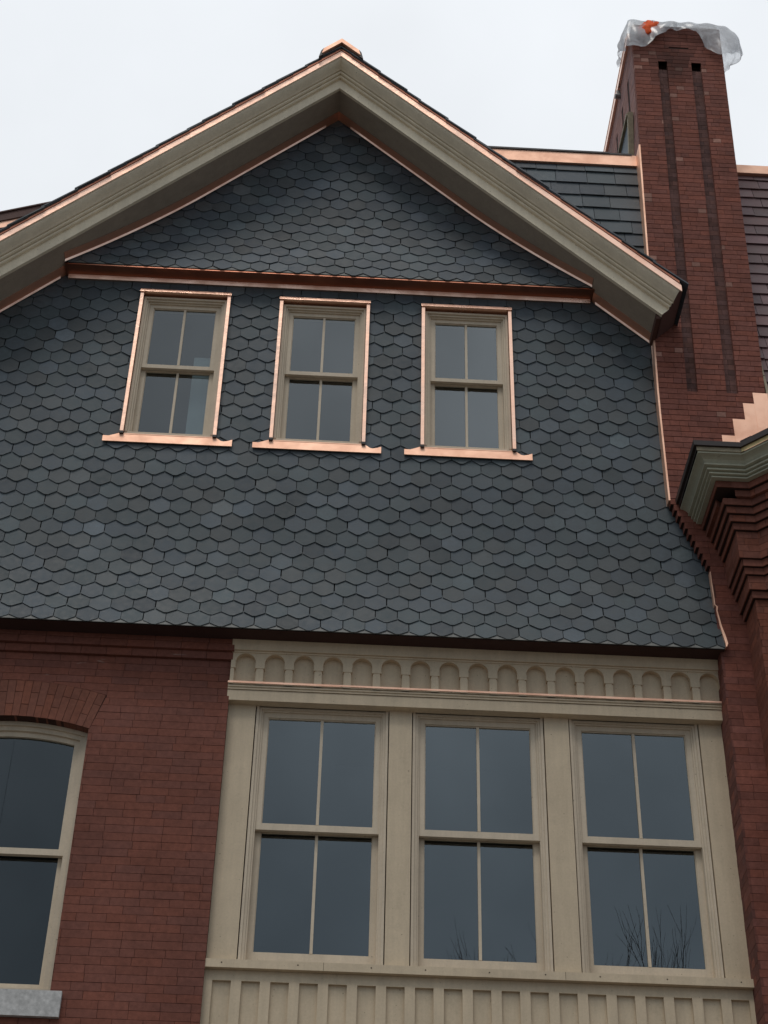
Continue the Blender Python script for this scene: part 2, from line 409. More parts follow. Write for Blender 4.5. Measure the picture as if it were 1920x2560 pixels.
# --- lower slate wall with flared foot -------------------------------
class Curve:
    """surface profile seen from the side: s runs up the slope; gives y, z and outward normal"""
    def __init__(c, fn, z0, z1, n=400):
        c.p = [(fn(z0 + (z1 - z0) * i / n), z0 + (z1 - z0) * i / n) for i in range(n + 1)]; c.s = [0]
        for i in range(n): c.s.append(c.s[-1] + math.dist(c.p[i], c.p[i + 1]))
        c.len = c.s[-1]; c.n = n
    def at(c, s):
        s2 = min(max(s, 0), c.len - 1e-6); i = min(int(s2 / c.len * c.n), c.n - 1)
        while c.s[i] > s2: i -= 1
        while c.s[i + 1] < s2: i += 1
        (y0, z0), (y1, z1) = c.p[i], c.p[i + 1]; L = c.s[i + 1] - c.s[i]; t = (s - c.s[i]) / L
        ty, tz = (y1 - y0) / L, (z1 - z0) / L
        return y0 + t * (y1 - y0), z0 + t * (z1 - z0), -tz, ty       # normal (outwards = -y)
def sm(t): return max(0.0, min(1.0, t))
def slate_tint(base, lightp=.02):
    k = rnd(.66, 1.36) if random.random() < .55 else rnd(.9, 1.1)
    h = random.choice(((1, 1, 1), (1, 1.03, 1.0), (.97, 1, 1.05), (1.09, 1.02, .96), (.97, 1.02, 1.0), (1.0, 1.0, 1.03)))
    if random.random() < lightp: k *= 1.3
    return tuple(base[i] * k * h[i] for i in range(3))
def hex_slates(mb, cv, xlo, xhi, s0, nrows, W, E, V, holes, planes, base, butt=.0125, th=.006, phase=0, under=0):
    for r in range(nrows):
        sb = s0 + r * E; L = E + V + .025
        u = xlo - W + (.5 * W if (r + phase) % 2 else 0); rowdz = rnd(-.002, .002)
        rx = rnd(-.008, .008)
        while u < xhi + W:
            wj = W - .0055; j1, j2, j3 = rnd(-.003, .003), rnd(-.003, .003), rnd(-.004, .004)
            cxx = u + rx + j1; sB = sb + rowdz + j2
            tip = cxx + rnd(-.004, .004); v1, v2 = V + rnd(-.003, .003), V + rnd(-.003, .003)
            poly = [(tip - .015, sB), (tip + .015, sB), (cxx + wj / 2, sB + v1), (cxx + wj / 2, sB + L), (cxx - wj / 2, sB + L), (cxx - wj / 2, sB + v2)]
            yz = cv.at(sB + E * .6); zc = yz[1]; dz = abs(yz[2])
            ps = [poly]
            def zof(s): return zc + (s - (sB + E * .6)) * dz
            # express planes/holes in (x,s)
            for (a, b, c) in planes:
                q = []
                for pp in ps:
                    k = clip(pp, a, b * dz, c - b * (zc - (sB + E * .6) * dz))
                    if k: q.append(k)
                ps = q
            for h in holes:
                hs = [(x, (z - zc) / dz + sB + E * .6) for x, z in h]; q = []
                for pp in ps: q += subtract(pp, hs)
                ps = q
            mb.tint = slate_tint(base); bo = butt + j3 * .6; th2 = th + rnd(-.001, .0025); tw = rnd(-.014, .014)
            for pp in ps:
                F = []; B = []
                for x, s in pp:
                    y, z, ny, nz = cv.at(s); off = bo * (1 - (s - sB) / L) + (x - cxx) * tw + .002
                    F.append((x, y + ny * off, z + nz * off)); B.append((x, y + ny * (off - th2), z + nz * (off - th2)))
                mb.prism(F, B)
            u += W
SL = (.064, .078, .087)
XA = -.21; MS = .983; ZA = 15.43                    # apex of the soffit line and its slope
def rake_z(x): return ZA - MS * abs(x - XA)
def flare1(z): t = sm((10.05 - z) / 1.05); return -.14 * t ** 1.9
cv1 = Curve(flare1, 9.0, 13.2)
UW = [(-1.54, 12.80), (-.238, 12.785), (1.088, 12.785)]   # upper window centres and top of copper
WZB = 11.05
holes = [rectp(c - .405, c + .405, WZB, zt - .01) for c, zt in UW]
rp = [(-MS, 1, ZA - MS * XA), (MS, 1, ZA + MS * XA)]
# right edge: x<=2.845 above, slanting to 3.09
mb = MB()
right = [(1, .0, 3.118)]
edge_cut = [[(2.80, 10.56), (3.09, 9.84), (3.6, 9.84), (3.6, 13.0), (2.80, 13.0)]]
hex_slates(mb, cv1, -4.8, 3.3, 0.0, 31, .1765, .1365, .043, holes + edge_cut, rp + right + [(0, 1, 12.985)], SL)
slw = mb.build('slate_wall', 'slate', house)
m = MB()                                            # starter course and black felt behind
def backing(m, cv, x0, x1, sA, sB, off, mi=0, holes=(), planes=(), step=.1):
    s = sA
    while s < sB - 1e-6:
        s2 = min(s + step, sB); y, z, ny, nz = cv.at(s); y2, z2, _, _ = cv.at(s2)
        ps = [rectp(x0, x1, z, z2)]
        for a, b, c in planes:
            ps = [k for k in (clip(p, a, b, c) for p in ps) if k]
        for h in holes:
            q = []
            for p in ps: q += subtract(p, h)
            ps = q
        for p in ps:
            m.poly([(x, (y + (y2 - y) * (zz - z) / (z2 - z)) - off, zz) for x, zz in p], mi)
        s = s2
backing(m, cv1, -4.8, 3.11, 0.0, cv1.len, -.004, holes=holes + [[(2.80, 10.56), (3.09, 9.84), (3.6, 9.84), (3.6, 13.4), (2.80, 13.4)]], planes=rp)
m.build('felt_backing', 'felt', slw)
m = MB()
x = -4.8
while x < 3.11:
    x2 = min(x + .1765, 3.112); y, z, ny, nz = cv1.at(.001)
    y2, z2, _, _ = cv1.at(.05)
    m.prism([(x + .002, y - .006, z + .004), (x2 - .002, y - .006, z + .004), (x2 - .002, y2 - .004, z2), (x + .002, y2 - .004, z2)],
            [(x + .002, y + .003, z + .004), (x2 - .002, y + .003, z + .004), (x2 - .002, y2 + .003, z2), (x + .002, y2 + .003, z2)])
    x = x2
m.build('starter_course', 'starter', slw)
m = MB(); m.box(-4.8, 3.118, -.128, .5, 9.006, 9.024); m.build('overhang_soffit', 'darkwood', slw)

# --- upper gable slates with flared foot ------------------------------
def flare2(z): t = sm((14.15 - z) / 1.15); return -.165 * t ** 1.7
cv2 = Curve(flare2, 12.99, 15.6)
mb = MB()
hex_slates(mb, cv2, -2.9, 2.5, 0.0, 18, .1765, .1365, .043, [], rp, (.068, .082, .093), phase=1)
gsl = mb.build('gable_slates', 'slate', house)
m = MB(); backing(m, cv2, -3.0, 2.7, 0, cv2.len, -.004, planes=rp); m.build('felt_backing', 'felt', gsl)
m = MB(); x = -2.66
while x < 2.28:
    x2 = min(x + .1765, 2.29); y, z, ny, nz = cv2.at(.001); y2, z2, _, _ = cv2.at(.05)
    m.prism([(x + .002, y - .006, z + .003), (x2 - .002, y - .006, z + .003), (x2 - .002, y2 - .004, z2), (x + .002, y2 - .004, z2)],
            [(x + .002, y + .003, z + .003), (x2 - .002, y + .003, z + .003), (x2 - .002, y2 + .003, z2), (x + .002, y2 + .003, z2)])
    x = x2
m.build('starter_course', 'starter', gsl)
# copper skirt soffit + bright drip under it
m = MB()
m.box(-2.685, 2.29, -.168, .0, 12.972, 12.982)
sk = m.build('copper_skirt', 'coppershade', house)
m = MB(); xs = -2.66
while xs < 2.26:
    x2 = min(xs + 1.28, 2.265)
    a, b = rnd(-.002, .002), rnd(-.002, .002)
    m.prism([(xs, -.026, 12.932 + a), (x2, -.026, 12.932 + b), (x2, -.040, 12.970), (xs, -.040, 12.970)],
            [(xs, -.006, 12.932 + a), (x2, -.006, 12.932 + b), (x2, -.006, 12.970), (xs, -.006, 12.970)]); xs = x2 + .001
m.build('drip_flashing', 'copper', sk)

# --- rakes -------------------------------------------------------------
PK = math.sqrt(1 + MS * MS)
def rk(side, x, a, Y):                 # x = distance from apex axis
    return (XA + side * x, Y, ZA + PK * a - MS * x)
def xend(side, a): return (3.052 + .70 * a) if side > 0 else 4.6
def extrude_rake(m, side, prof, mi=0, x0=0.0, x1=None, segs=1, closed=False):
    n = len(prof)
    for i in range(n if closed else n - 1):
        a, ya = prof[i]; b, yb = prof[(i + 1) % n]
        ea = x1 if x1 is not None else xend(side, a); eb = x1 if x1 is not None else xend(side, b)
        q = [rk(side, x0, a, ya), rk(side, ea, a, ya), rk(side, eb, b, yb), rk(side, x0, b, yb)]
        if side < 0: q = q[::-1]
        m.poly(q, mi)
prof_fascia = [(-.010, -.395), (-.010, -.43), (.090, -.43), (.086, -.458), (.092, -.467), (.102, -.467), (.108, -.458), (.112, -.442),
               (.109, -.484), (.114, -.494), (.126, -.494), (.133, -.484), (.137, -.466), (.134, -.506), (.142, -.520), (.149, -.538), (.158, -.558), (.168, -.577), (.178, -.591), (.187, -.598), (.187, -.609), (.196, -.609)]
for side, nm in ((-1, 'l'), (1, 'r')):
    m = MB(); extrude_rake(m, side, prof_fascia)
    core = [(-.010, -.395), (-.010, -.43), (.088, -.43), (.116, -.444), (.140, -.480), (.187, -.594), (.196, -.606), (.25, -.60), (.25, -.02), (.0, -.02), (.0, -.395)]
    rc = m.build('rake_cornice', 'rake', house)
    # end board (right) - brown end seen under the eave
    if side > 0:
        m = MB(); m.poly([rk(1, xend(1, a) - .002, a, y) for a, y in core]); m.poly([rk(1, xend(1, a) - .012, a, y) for a, y in core][::-1])
        m.box(XA + 3.0, XA + 3.04, -.39, -.03, rake_z(2.80) - .06, rake_z(2.80) + .05)
        m.build('rake_end_board', 'maroon', rc)
    # copper edge
    m = MB()
    cop = [(.192, -.600), (.190, -.615), (.243, -.618), (.246, -.606), (.268, -.604)]
    L = 4.6 if side < 0 else 3.052 + .14; x = 0
    while x < L - .01:
        x2 = min(x + rnd(.85, 1.1), L)
        j = rnd(-.0015, .0015)
        extrude_rake(m, side, [(a, y + j) for a, y in cop], x0=x, x1=x2 + .012); x = x2
    m.build('copper_edging', 'copper', rc)
    m = MB(); extrude_rake(m, side, [(.246, -.606), (.248, -.624), (.266, -.628), (.269, -.60)], x1=L - .004); m.build('drip_edge', 'coppershade', rc)
    # soffit board
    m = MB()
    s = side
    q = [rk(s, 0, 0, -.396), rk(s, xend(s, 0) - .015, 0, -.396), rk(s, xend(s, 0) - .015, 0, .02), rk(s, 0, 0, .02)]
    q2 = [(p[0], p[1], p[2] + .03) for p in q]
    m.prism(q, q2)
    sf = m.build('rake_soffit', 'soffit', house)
    # copper frieze strip (on the soffit, next to the slates) in two runs
    m = MB(); wd = .115; a_ = -.004
    xm = 2.47
    def strip(xa, xb, ywall, wdt):
        q = [rk(s, xa, a_, ywall - wdt), rk(s, xb, a_, ywall - wdt), rk(s, xb, a_, ywall), rk(s, xa, a_, ywall)]
        m.prism(q, [(p[0], p[1], p[2] + .003) for p in q])
    nn_ = 40                # follows the flare of the gable slates
    for k in range(nn_):
        xa_, xb_ = xm * k / nn_, xm * (k + 1) / nn_; ya_, yb_ = flare2(rake_z(XA + s * xa_)) - .01, flare2(rake_z(XA + s * xb_)) - .01
        q = [rk(s, xa_, a_, ya_ - wd), rk(s, xb_, a_, yb_ - wd), rk(s, xb_, a_, yb_), rk(s, xa_, a_, ya_)]; m.poly(q if s > 0 else q[::-1])
    strip(xm, xend(s, 0) - .02 if s > 0 else 4.6, -.004, .125)
    m.build('copper_frieze', 'copperfrieze', sf)
    # thin bright flashing lip against the slates
    m = MB()
    def lip(xa, xb, y, h):
        q = [rk(s, xa, -.006 - h, y - .020), rk(s, xb, -.006 - h, y - .020), rk(s, xb, -.005, y - .028), rk(s, xa, -.005, y - .028)]
        m.prism(q, [(p[0], p[1] + .006, p[2]) for p in q])
    for k in range(2, nn_):
        xa_, xb_ = xm * k / nn_, xm * (k + 1) / nn_; ya_, yb_ = flare2(rake_z(XA + s * xa_)) - .03, flare2(rake_z(XA + s * xb_)) - .03
        q = [rk(s, xa_, -.020, ya_), rk(s, xb_, -.020, yb_), rk(s, xb_, -.004, yb_ - .008), rk(s, xa_, -.004, ya_ - .008)]; m.poly(q if s > 0 else q[::-1])
    lip(xm + .05, (xend(s, 0) - .03) if s > 0 else 4.6, -.004, .016)
    m.build('flashing_lip', 'copper', sf)

# gable roof slates: stepped edge
m = MB(); m.tint = (.05, .06, .07)
for side in (-1, 1):
    L = 4.7 if side < 0 else 3.052 + .20
    x = L; n = 0
    while x > 0:
        x0 = max(x - .136, 0); xt = max(x - .29, 0); m.tint = slate_tint((.07, .08, .09)); ov = -.642 + rnd(-.014, .014) * (1 if n % 2 else .3)
        yb = 2.5 if (side < 0 or x < 1.2) else .03
        aB, aT = .290, .274
        k = .011 + rnd(0, .003)
        q = [rk(side, x + .012, aB - k, ov), rk(side, x + .012, aB, ov), rk(side, xt, aT, ov), rk(side, xt, aT - k, ov)]
        q2 = [(p[0], yb, p[2]) for p in q]
        m.prism(q, q2) if side > 0 else m.prism(q[::-1], q2[::-1]); x -= .136; n += 1
m2 = m.build('gable_roof', 'slate', house)
m = MB()
for side in (-1, 1):
    yb = 2.5
    for xa, xb, yb in (((0, 4.6, 2.5),) if side < 0 else ((0, 1.2, 2.5), (1.2, 3.052 + .1, .0))):
        q = [rk(side, xa, .262, -.598), rk(side, xb, .262, -.598), rk(side, xb, .262, yb), rk(side, xa, .262, yb)]
        q2 = [(p[0], p[1], p[2] - .08) for p in q]
        m.prism(q, q2)
m.build('roof_deck', 'darkwood', m2)
# ridge cap
m = MB()
for side in (-1, 1):
    q = [rk(side, 0, .292, -.675), rk(side, .195, .292, -.675), rk(side, .178, .335, -.675), rk(side, 0, .335, -.675)]
    m.prism(q if side > 0 else q[::-1], [(p[0], 2.5, p[2]) for p in (q if side > 0 else q[::-1])])
rc = m.build('ridge_cap', 'copperflat', m2)
m = MB()
for side in (-1, 1):
    q = [rk(side, .185, .275, -.668), rk(side, .225, .275, -.668), rk(side, .205, .33, -.668), rk(side, .18, .345, -.668)]
    m.prism(q if side > 0 else q[::-1], [(p[0], 2.5, p[2]) for p in (q if side > 0 else q[::-1])])
m.build('ridge_roll', 'gutter', m2)

# --- three attic windows ------------------------------------------------
for i, (c, zt) in enumerate(UW):
    x0, x1 = c - .42, c + .42; z0 = WZB + .01
    m = MB(); fx0, fx1, fz0, fz1 = x0 + .034, x1 - .034, z0 + .045, zt - .045
    a = frame_rings(m, fx0, fx1, fz0, fz1, [(.022, -.005), (.018, .012), (.014, .03)])
    m.box(fx0, fx1, .0, .16, fz0 - .035, fz0 + .001)
    win = m.build('attic_window', 'frame', house)
    ax0, ax1, az_, az1 = a; mid = 11.93
    sash(ax0, ax1, mid - .02, az1, .045, .040, .038, .042).build('upper_sash', 'frame', win)
    sash(ax0, ax1, az_ + .002, mid + .01, .086, .040, .03, .05).build('lower_sash', 'frame', win)
    m = MB(); pane(m, ax0 + .03, ax1 - .03, .066, mid, az1 - .03); pane(m, ax0 + .03, ax1 - .03, .107, az_ + .04, mid)
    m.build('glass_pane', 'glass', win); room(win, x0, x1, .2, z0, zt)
    if i == 0:
        m = MB(); m.box(c + .12, c + .42, .20, .215, z0 - .05, 12.20); m.build('pale_panel', 'curtain', win)
    # copper surround: jambs and head with folded edges
    m = MB(); yo = -.045
    for s in (-1, 1):
        xa = c + s * .42; xb = c + s * (.42 - .030)
        lo, hi = min(xa, xb), max(xa, xb)
        m.box(lo, hi, yo, .10, z0 + .005, zt - .022)
    m.prism([(x0 - .006, yo - .012, zt - .024), (x1 + .006, yo - .012, zt - .024), (x1 + .006, yo - .006, zt + .012), (x0 - .006, yo - .006, zt + .012)],
            [(x0 - .006, .09, zt - .024), (x1 + .006, .09, zt - .024), (x1 + .006, .09, zt + .012), (x0 - .006, .09, zt + .012)])
    m.build('copper_surround', 'copper', win)
    # dark sealant line at the foot of each jamb
    for s in (-1, 1):
        m = MB(); m.box(c + s * .405 - .017, c + s * .405 + .017, yo - .004, yo + .05, z0 - .012, z0 + .012); m.build('jamb_foot', 'gutter', win)
    # copper sill apron with shaped ears
    e0, e1 = c - .562, c + .562; zb = 10.962
    pts = [(e0, zb), (e1, zb), (e1, zb + .078), (e1 - .035, zb + .062), (e1 - .075, zb + .052), (e1 - .10, zb + .058), (e1 - .135, zb + .088), (e0 + .135, zb + .098),
           (e0 + .10, zb + .082), (e0 + .05, zb + .062), (e0, zb + .064)]
    m = MB(); m.prism([(x, -.034 + (z - zb) * .07, z) for x, z in pts], [(x, -.024 + (z - zb) * .07, z) for x, z in pts])
    m.box(c - .405, c + .405, -.03, .06, zb + .088, zb + .0965)
    m.build('copper_sill', 'copperflat', win)

# --- corner flashing between slates and chimney --------------------------
m = MB()
def vstrip(m, pts, wx, y0, y1):
    for (xa, za), (xb, zb) in zip(pts, pts[1:]):
        m.prism([(xa, y0, za), (xa + wx, y0, za), (xb + wx, y0, zb), (xb, y0, zb)], [(xa, y1, za), (xa + wx, y1, za), (xb + wx, y1, zb), (xb, y1, zb)])
vstrip(m, [(2.796, 10.53), (2.795, 11.5), (2.797, 11.8), (2.815, 12.58)], .0155, -.104, .0)
m.build('corner_flashing', 'copperflat', house)
m = MB(); zz = 9.02
pts = [(3.119, 9.015, .008), (3.122, 9.05, .02), (3.116, 9.12, .022), (3.105, 9.25, .016), (3.092, 9.4, .01), (3.096, 9.44, .014), (3.082, 9.46, .008), (3.079, 9.6, .009), (3.076, 9.79, .008)]
for (xa, za, wa), (xb, zb, wb) in zip(pts, pts[1:]):
    ya, yb = min(flare1(za) - .028, -.106), min(flare1(zb) - .028, -.106)
    m.prism([(xa, ya, za), (xa + wa, ya, za), (xb + wb, yb, zb), (xb, yb, zb)], [(xa, ya + .05, za), (xa + wa, ya + .05, za), (xb + wb, yb + .05, zb), (xb, yb + .05, zb)])
m.build('corner_flashing', 'copperflat', house)

# --- window bay ----------------------------------------------------------
BX0, BX1, YP = -.82, 3.125, .15
BW = [(-.597, .450), (.636, 1.672), (1.873, 2.903)]
m = MB(); m.box(BX0, BX1, YP - .047, YP + .1, 8.62, 9.0)
# arcaded board in front
n = 17; pw = (BX1 - BX0) / n; zt_, zc_, zb_ = 8.91, 8.816, 8.62; hw = .079; y0, y1 = YP - .094, YP - .0475
for i in range(n):
    c = BX0 + pw * (i + .5); l, r = BX0 + pw * i, BX0 + pw * (i + 1)
    K = 14; arcp = [(c - hw * math.cos(math.pi * k / K), zc_ + hw * math.sin(math.pi * k / K)) for k in range(K + 1)]
    for k in range(K):
        (xa, za), (xb, zb) = arcp[k], arcp[k + 1]
        m.xz([(xa, za), (xb, zb), (xb, zt_), (xa, zt_)], y0, y1)
    for sx in (-1, 1):
        def seg(h_, za, zb, yy=y0):
            xe = l if sx < 0 else r; xi = c + sx * h_; m.xz(rectp(min(xe, xi), max(xe, xi), za, zb), yy, y1)
        seg(hw, zc_, zt_); seg(hw, 8.760, zc_); seg(hw + .012, 8.746, 8.760, y0 + .004); seg(hw + .007, zb_ - .01, 8.746, y0 - .003)
# crown board over the arcade
m.prism([(BX0, YP - .115, 8.916), (BX1, YP - .115, 8.916), (BX1, YP - .130, 9.005), (BX0, YP - .130, 9.005)],
        [(BX0, YP - .0, 8.916), (BX1, YP - .0, 8.916), (BX1, YP - .0, 9.005), (BX0, YP - .0, 9.005)])
m.box(BX0, BX1, YP - .101, YP - .0, 8.900, 8.9155)
fr = m.build('arcaded_frieze', 'cream', house)
m = MB()
m.prism([(BX0 - .01, YP - .07, 8.4760), (BX1, YP - .07, 8.4760), (BX1, YP - .07, 8.5680), (BX0 - .01, YP - .07, 8.5680)],
        [(BX0 - .01, YP + .04, 8.4760), (BX1, YP + .04, 8.4760), (BX1, YP + .04, 8.5680), (BX0 - .01, YP + .04, 8.5680)])
m.box(BX0 - .01, BX1, YP - .078, YP + .03, 8.5720, 8.5880); m.box(BX0 - .01, BX1, YP - .086, YP + .03, 8.5910, 8.6060); m.box(BX0 - .01, BX1, YP - .080, YP + .03, 8.5875, 8.5915)
m.prism([(BX0 - .01, YP - .094, 8.6100), (BX1, YP - .094, 8.6100), (BX1, YP - .094, 8.6200), (BX0 - .01, YP - .094, 8.6200)],
        [(BX0 - .01, YP + .03, 8.6100), (BX1, YP + .03, 8.6100), (BX1, YP + .03, 8.6660), (BX0 - .01, YP + .03, 8.6660)])
led = m.build('bay_ledge', 'cream', house)
m = MB(); x = BX0 - .012
while x < BX1:
    x2 = min(x + rnd(.6, 1.0), BX1 + .001); a = rnd(-.004, .002); b = rnd(-.004, .002)
    m.prism([(x, YP - .100, 8.6180 + a), (x2, YP - .100, 8.6180 + b), (x2, YP - .100, 8.6340), (x, YP - .100, 8.6340)],
            [(x, YP + .018, 8.6660), (x2, YP + .018, 8.6660), (x2, YP + .018, 8.6780), (x, YP + .018, 8.6780)]); x = x2
m.build('copper_flashing', 'copperflat', led)
pil = [(BX0, -.597), (.450, .636), (1.672, 1.873), (2.903, BX1)]
for a, b in pil:
    m = MB(); m.box(a + .004, b - .004, YP, YP + .14, 6.372, 8.502); m.build('pilaster', 'cream', house)
for a, b in BW:
    m = MB(); q = frame_rings(m, a + .004, b - .004, 6.372, 8.496, [(.020, YP + .012), (.020, YP + .024), (.014, YP + .036)])
    win = m.build('bay_sash_window', 'frame', house)
    x0, x1, z0, z1 = q; z0 = 6.404; mid = 7.455
    sash(x0, x1, mid - .03, z1, YP + .048, .042, .042, .052).build('upper_sash', 'frame', win)
    sash(x0, x1, 6.40, mid + .01, YP + .098, .042, .03, .075).build('lower_sash', 'frame', win)
    m = MB(); pane(m, x0 + .03, x1 - .03, YP + .070, mid, z1 - .03); pane(m, x0 + .03, x1 - .03, YP + .12, 6.46, mid)
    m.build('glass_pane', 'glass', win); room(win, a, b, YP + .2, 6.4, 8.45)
m = MB()
m.prism([(BX0 - .012, YP - .060, 6.290), (BX1 + .012, YP - .060, 6.290), (BX1 + .012, YP - .060, 6.352), (BX0 - .012, YP - .060, 6.352)],
        [(BX0 - .012, YP + .14, 6.290), (BX1 + .012, YP + .14, 6.290), (BX1 + .012, YP + .14, 6.405), (BX0 - .012, YP + .14, 6.405)])
for x in (-.70, -.16, .36, .745, 1.20, 1.60, 1.99, 2.47, 3.0): m.prism([(x + .006 * math.cos(t * 1.047), YP - .0605, 6.325 + .006 * math.sin(t * 1.047)) for t in range(6)], [(x + .006 * math.cos(t * 1.047), YP - .05, 6.325 + .006 * math.sin(t * 1.047)) for t in range(6)], 1)
for x in (1.742, .02): m.box(x, x + .0025, YP - .0608, YP - .05, 6.291, 6.3515, 1)
m.build('bay_sill', ['cream', 'nail'], house)
m = MB(); m.box(BX0, BX1, YP + .012, YP + .1, 4.6, 6.289)
y0, y1 = YP - .012, YP + .0115; p0, pp_, rw, ztp = -.757, .2045, .131, 6.213
m.box(BX0, BX1, y0, y1, ztp, 6.289)
xs = [BX0] + [v for k in range(19) for v in (p0 + k * pp_, p0 + k * pp_ + rw)] + [BX1]
for k in range(0, len(xs), 2): m.box(xs[k], xs[k + 1], y0 - .004, y1, 4.6, ztp - (0 if 0 < k < len(xs) - 2 else 0) )
m.build('bay_panel', 'cream', house)
m = MB(); m.box(BX0 - .1, BX1 + .3, .36, .4, 8.45, 9.2); m.build('frieze_backing', 'darkwood', house)

# --- upper slate wall right of the gable, with copper coping ----------------
def rect_slates(mb, O, U, S, Nn, u0, u1, v0, v1, W, E, base, th=.007, butt=.016, vary=.25, cut=None):
    """rectangular slates on a plane; O origin, U right, S up-slope, Nn outward normal"""
    r = 0; v = v0
    while v < v1 - .03:
        u = u0 - W * rnd(.2, .9)
        while u < u1:
            ww = W * (1 + rnd(-vary, vary)); a, b = max(u + .0025, u0), min(u + ww - .0025, u1)
            if b - a > .02:
                L = min(E * 1.35, v1 - v); dv_ = rnd(-.003, .003); poly = [(a, v + dv_), (b, v + dv_ + rnd(-.003, .003)), (b, v + L), (a, v + L)]
                if cut:
                    for cc in cut:
                        if poly: poly = clip(poly, *cc)
                if poly:
                    mb.tint = slate_tint(base); bo = butt + rnd(-.003, .003)
                    F = []; B = []
                    for x, y in poly:
                        off = bo * (1 - (y - v) / L) + .002
                        p = O + U * x + S * y; F.append(tuple(p + Nn * off)); B.append(tuple(p + Nn * (off - th)))
                    mb.prism(F, B)
            u += ww
        v += E; r += 1
mb = MB()
tilt = math.radians(3); S = Vector((0, math.sin(tilt), math.cos(tilt))); Nn = Vector((0, -math.cos(tilt), math.sin(tilt))); O = Vector((0, -.03, 12.9))
rect_slates(mb, O, Vector((1, 0, 0)), S, Nn, .8, 2.895, 0.3, 2.12, .28, .19, (.070, .082, .092), butt=.022, th=.010)
usl = mb.build('upper_slate_wall', 'slate', house)
m = MB(); m.box(.8, 2.9, .09, .35, 12.9, 15.05); m.build('wall_core', 'felt', usl)
m = MB(); m.box(.75, 2.893, .052, .16, 15.022, 15.178); cpg = m.build('copper_coping', 'copperflat', usl)
m = MB(); m.box(.75, 2.60, .040, .30, 15.181, 15.205); m.box(2.60, 2.83, .045, .30, 15.176, 15.198); m.build('coping_cap', 'gutter', usl)
m = MB(); vstrip(m, [(2.829, 13.2), (2.852, 14.2), (2.875, 15.17)], .0165, -.106, .10); m.build('wall_flashing', 'copperflat', usl)

# --- little roof corner far left ---------------------------------------------
A = Vector((-2.5, .66, 0)); D = Vector((-.952, .306, 0)).normalized(); nrm = Vector((D.y, -D.x, 0)); nrm = nrm if nrm.y < 0 else -nrm
mb = MB(); O = A + Vector((0, 0, 12.6)) 
rect_slates(mb, A + D * 3.0 + Vector((0, 0, 12.6)), -D, Vector((0, 0, 1)), nrm, 0, 3.0, 0, 2.1, .262, .147, (.07, .085, .1))
lr = mb.build('side_slate_wall', 'slate', house)
def obox(m, s0, s1, d0, d1, z0, z1):
    c = []
    for z in (z0, z1):
        for s, d in ((s0, d0), (s1, d0), (s1, d1), (s0, d1)):
            p = A + D * s + nrm * d; c.append((p.x, p.y, z))
    m.mesh(c, [(0, 1, 2, 3), (7, 6, 5, 4), (1, 0, 4, 5), (2, 1, 5, 6), (3, 2, 6, 7), (0, 3, 7, 4)])
m = MB(); obox(m, 0, 3, -.3, -.01, 12.5, 14.7); m.build('wall_core', 'felt', lr)
m = MB(); obox(m, 0, 3, -.1, .035, 14.66, 14.755); m.build('copper_coping', 'copperflat', lr)
m = MB(); obox(m, 0, 3, -.1, .05, 14.757, 14.87); obox(m, 0, 3, -.1, .065, 14.872, 14.89); m.build('coping_cap', 'maroon', lr)

# ================================================================ CHIMNEY (part of the house)
def warp(x, y, z): return (x + (.024 * (z - 11.8) if z > 11.8 else 0), y, z)
YC = -.10; CXL, CXR, CT = 2.812, 3.783, 17.18
G1, G2, GB, GT = (3.072, 3.170), (3.430, 3.537), 11.80, 16.47
def soot(x, z):
    k = 1.0
    d = math.hypot((x - 3.22) / .28, (z - 16.55) / .42)
    k *= 1 - .78 * max(0, 1 - d * .8)
    if z > 16.9: k *= .8
    return k
def left_edge(z):
    if z >= 10.49: return CXL
    if z <= 9.79: return 3.088
    i = math.ceil((10.49 - z) / .0637); return CXL + i * .0252
BC = (.20, .073, .053)
mb = MB()
gr = [rectp(G1[0], G1[1], GB, GT + .1), rectp(G2[0], G2[1], GB, GT + .1), rectp(3.20, 3.42, 16.80, 16.825)]
pl = lambda x, z, d: warp(x, YC + d, z)
def edg(z, a, b): return (left_edge(z), min(CXR, b) if z > 10.2 else 3.34)
# course heights line up with the sawtooth: 10.49 is a bed joint
z_lo = 10.49 - 90 * .0637
lay(mb, 2.78, CXR, z_lo, 10.49, pl, (), base=BC, var=.16, depth=.18, edge=edg, light=.01)
lay(mb, CXL, CXR, 10.49, CT, pl, gr, base=BC, var=.13, depth=.06, light=.0, tintfn=soot, L=.178, hd=.3, bj=.0065)
chim = mb.build('brick_chimney', 'brick', house)
# grooves: recessed sooty brick
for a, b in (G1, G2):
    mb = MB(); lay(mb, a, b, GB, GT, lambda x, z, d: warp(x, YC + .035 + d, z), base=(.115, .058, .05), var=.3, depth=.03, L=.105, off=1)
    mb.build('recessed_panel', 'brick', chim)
mb = MB(); 
def wbox(m, x0, x1, y0, y1, z0, z1, mi=0):
    m.mesh([warp(*p) for p in ((x0, y0, z0), (x1, y0, z0), (x1, y1, z0), (x0, y1, z0), (x0, y0, z1), (x1, y0, z1), (x1, y1, z1), (x0, y1, z1))],
           [(0, 3, 2, 1), (4, 5, 6, 7), (0, 1, 5, 4), (1, 2, 6, 5), (2, 3, 7, 6), (3, 0, 4, 7)], mi)
segs = [11.8 + i * .5 for i in range(11)] + [CT - .004]
for i in range(len(segs) - 1):
    a, b = segs[i], segs[i + 1]
    for x0, x1 in ((CXL + .004, G1[0] - .003), (G1[1] + .003, G2[0] - .003), (G2[1] + .003, CXR - .004)):
        wbox(mb, x0, x1, YC + .011, YC + .3, a, min(b, GT) if x0 != 0 else b)
    wbox(mb, CXL + .004, CXR - .004, YC + .041 if b < GT else YC + .09, 2.6, a, b)
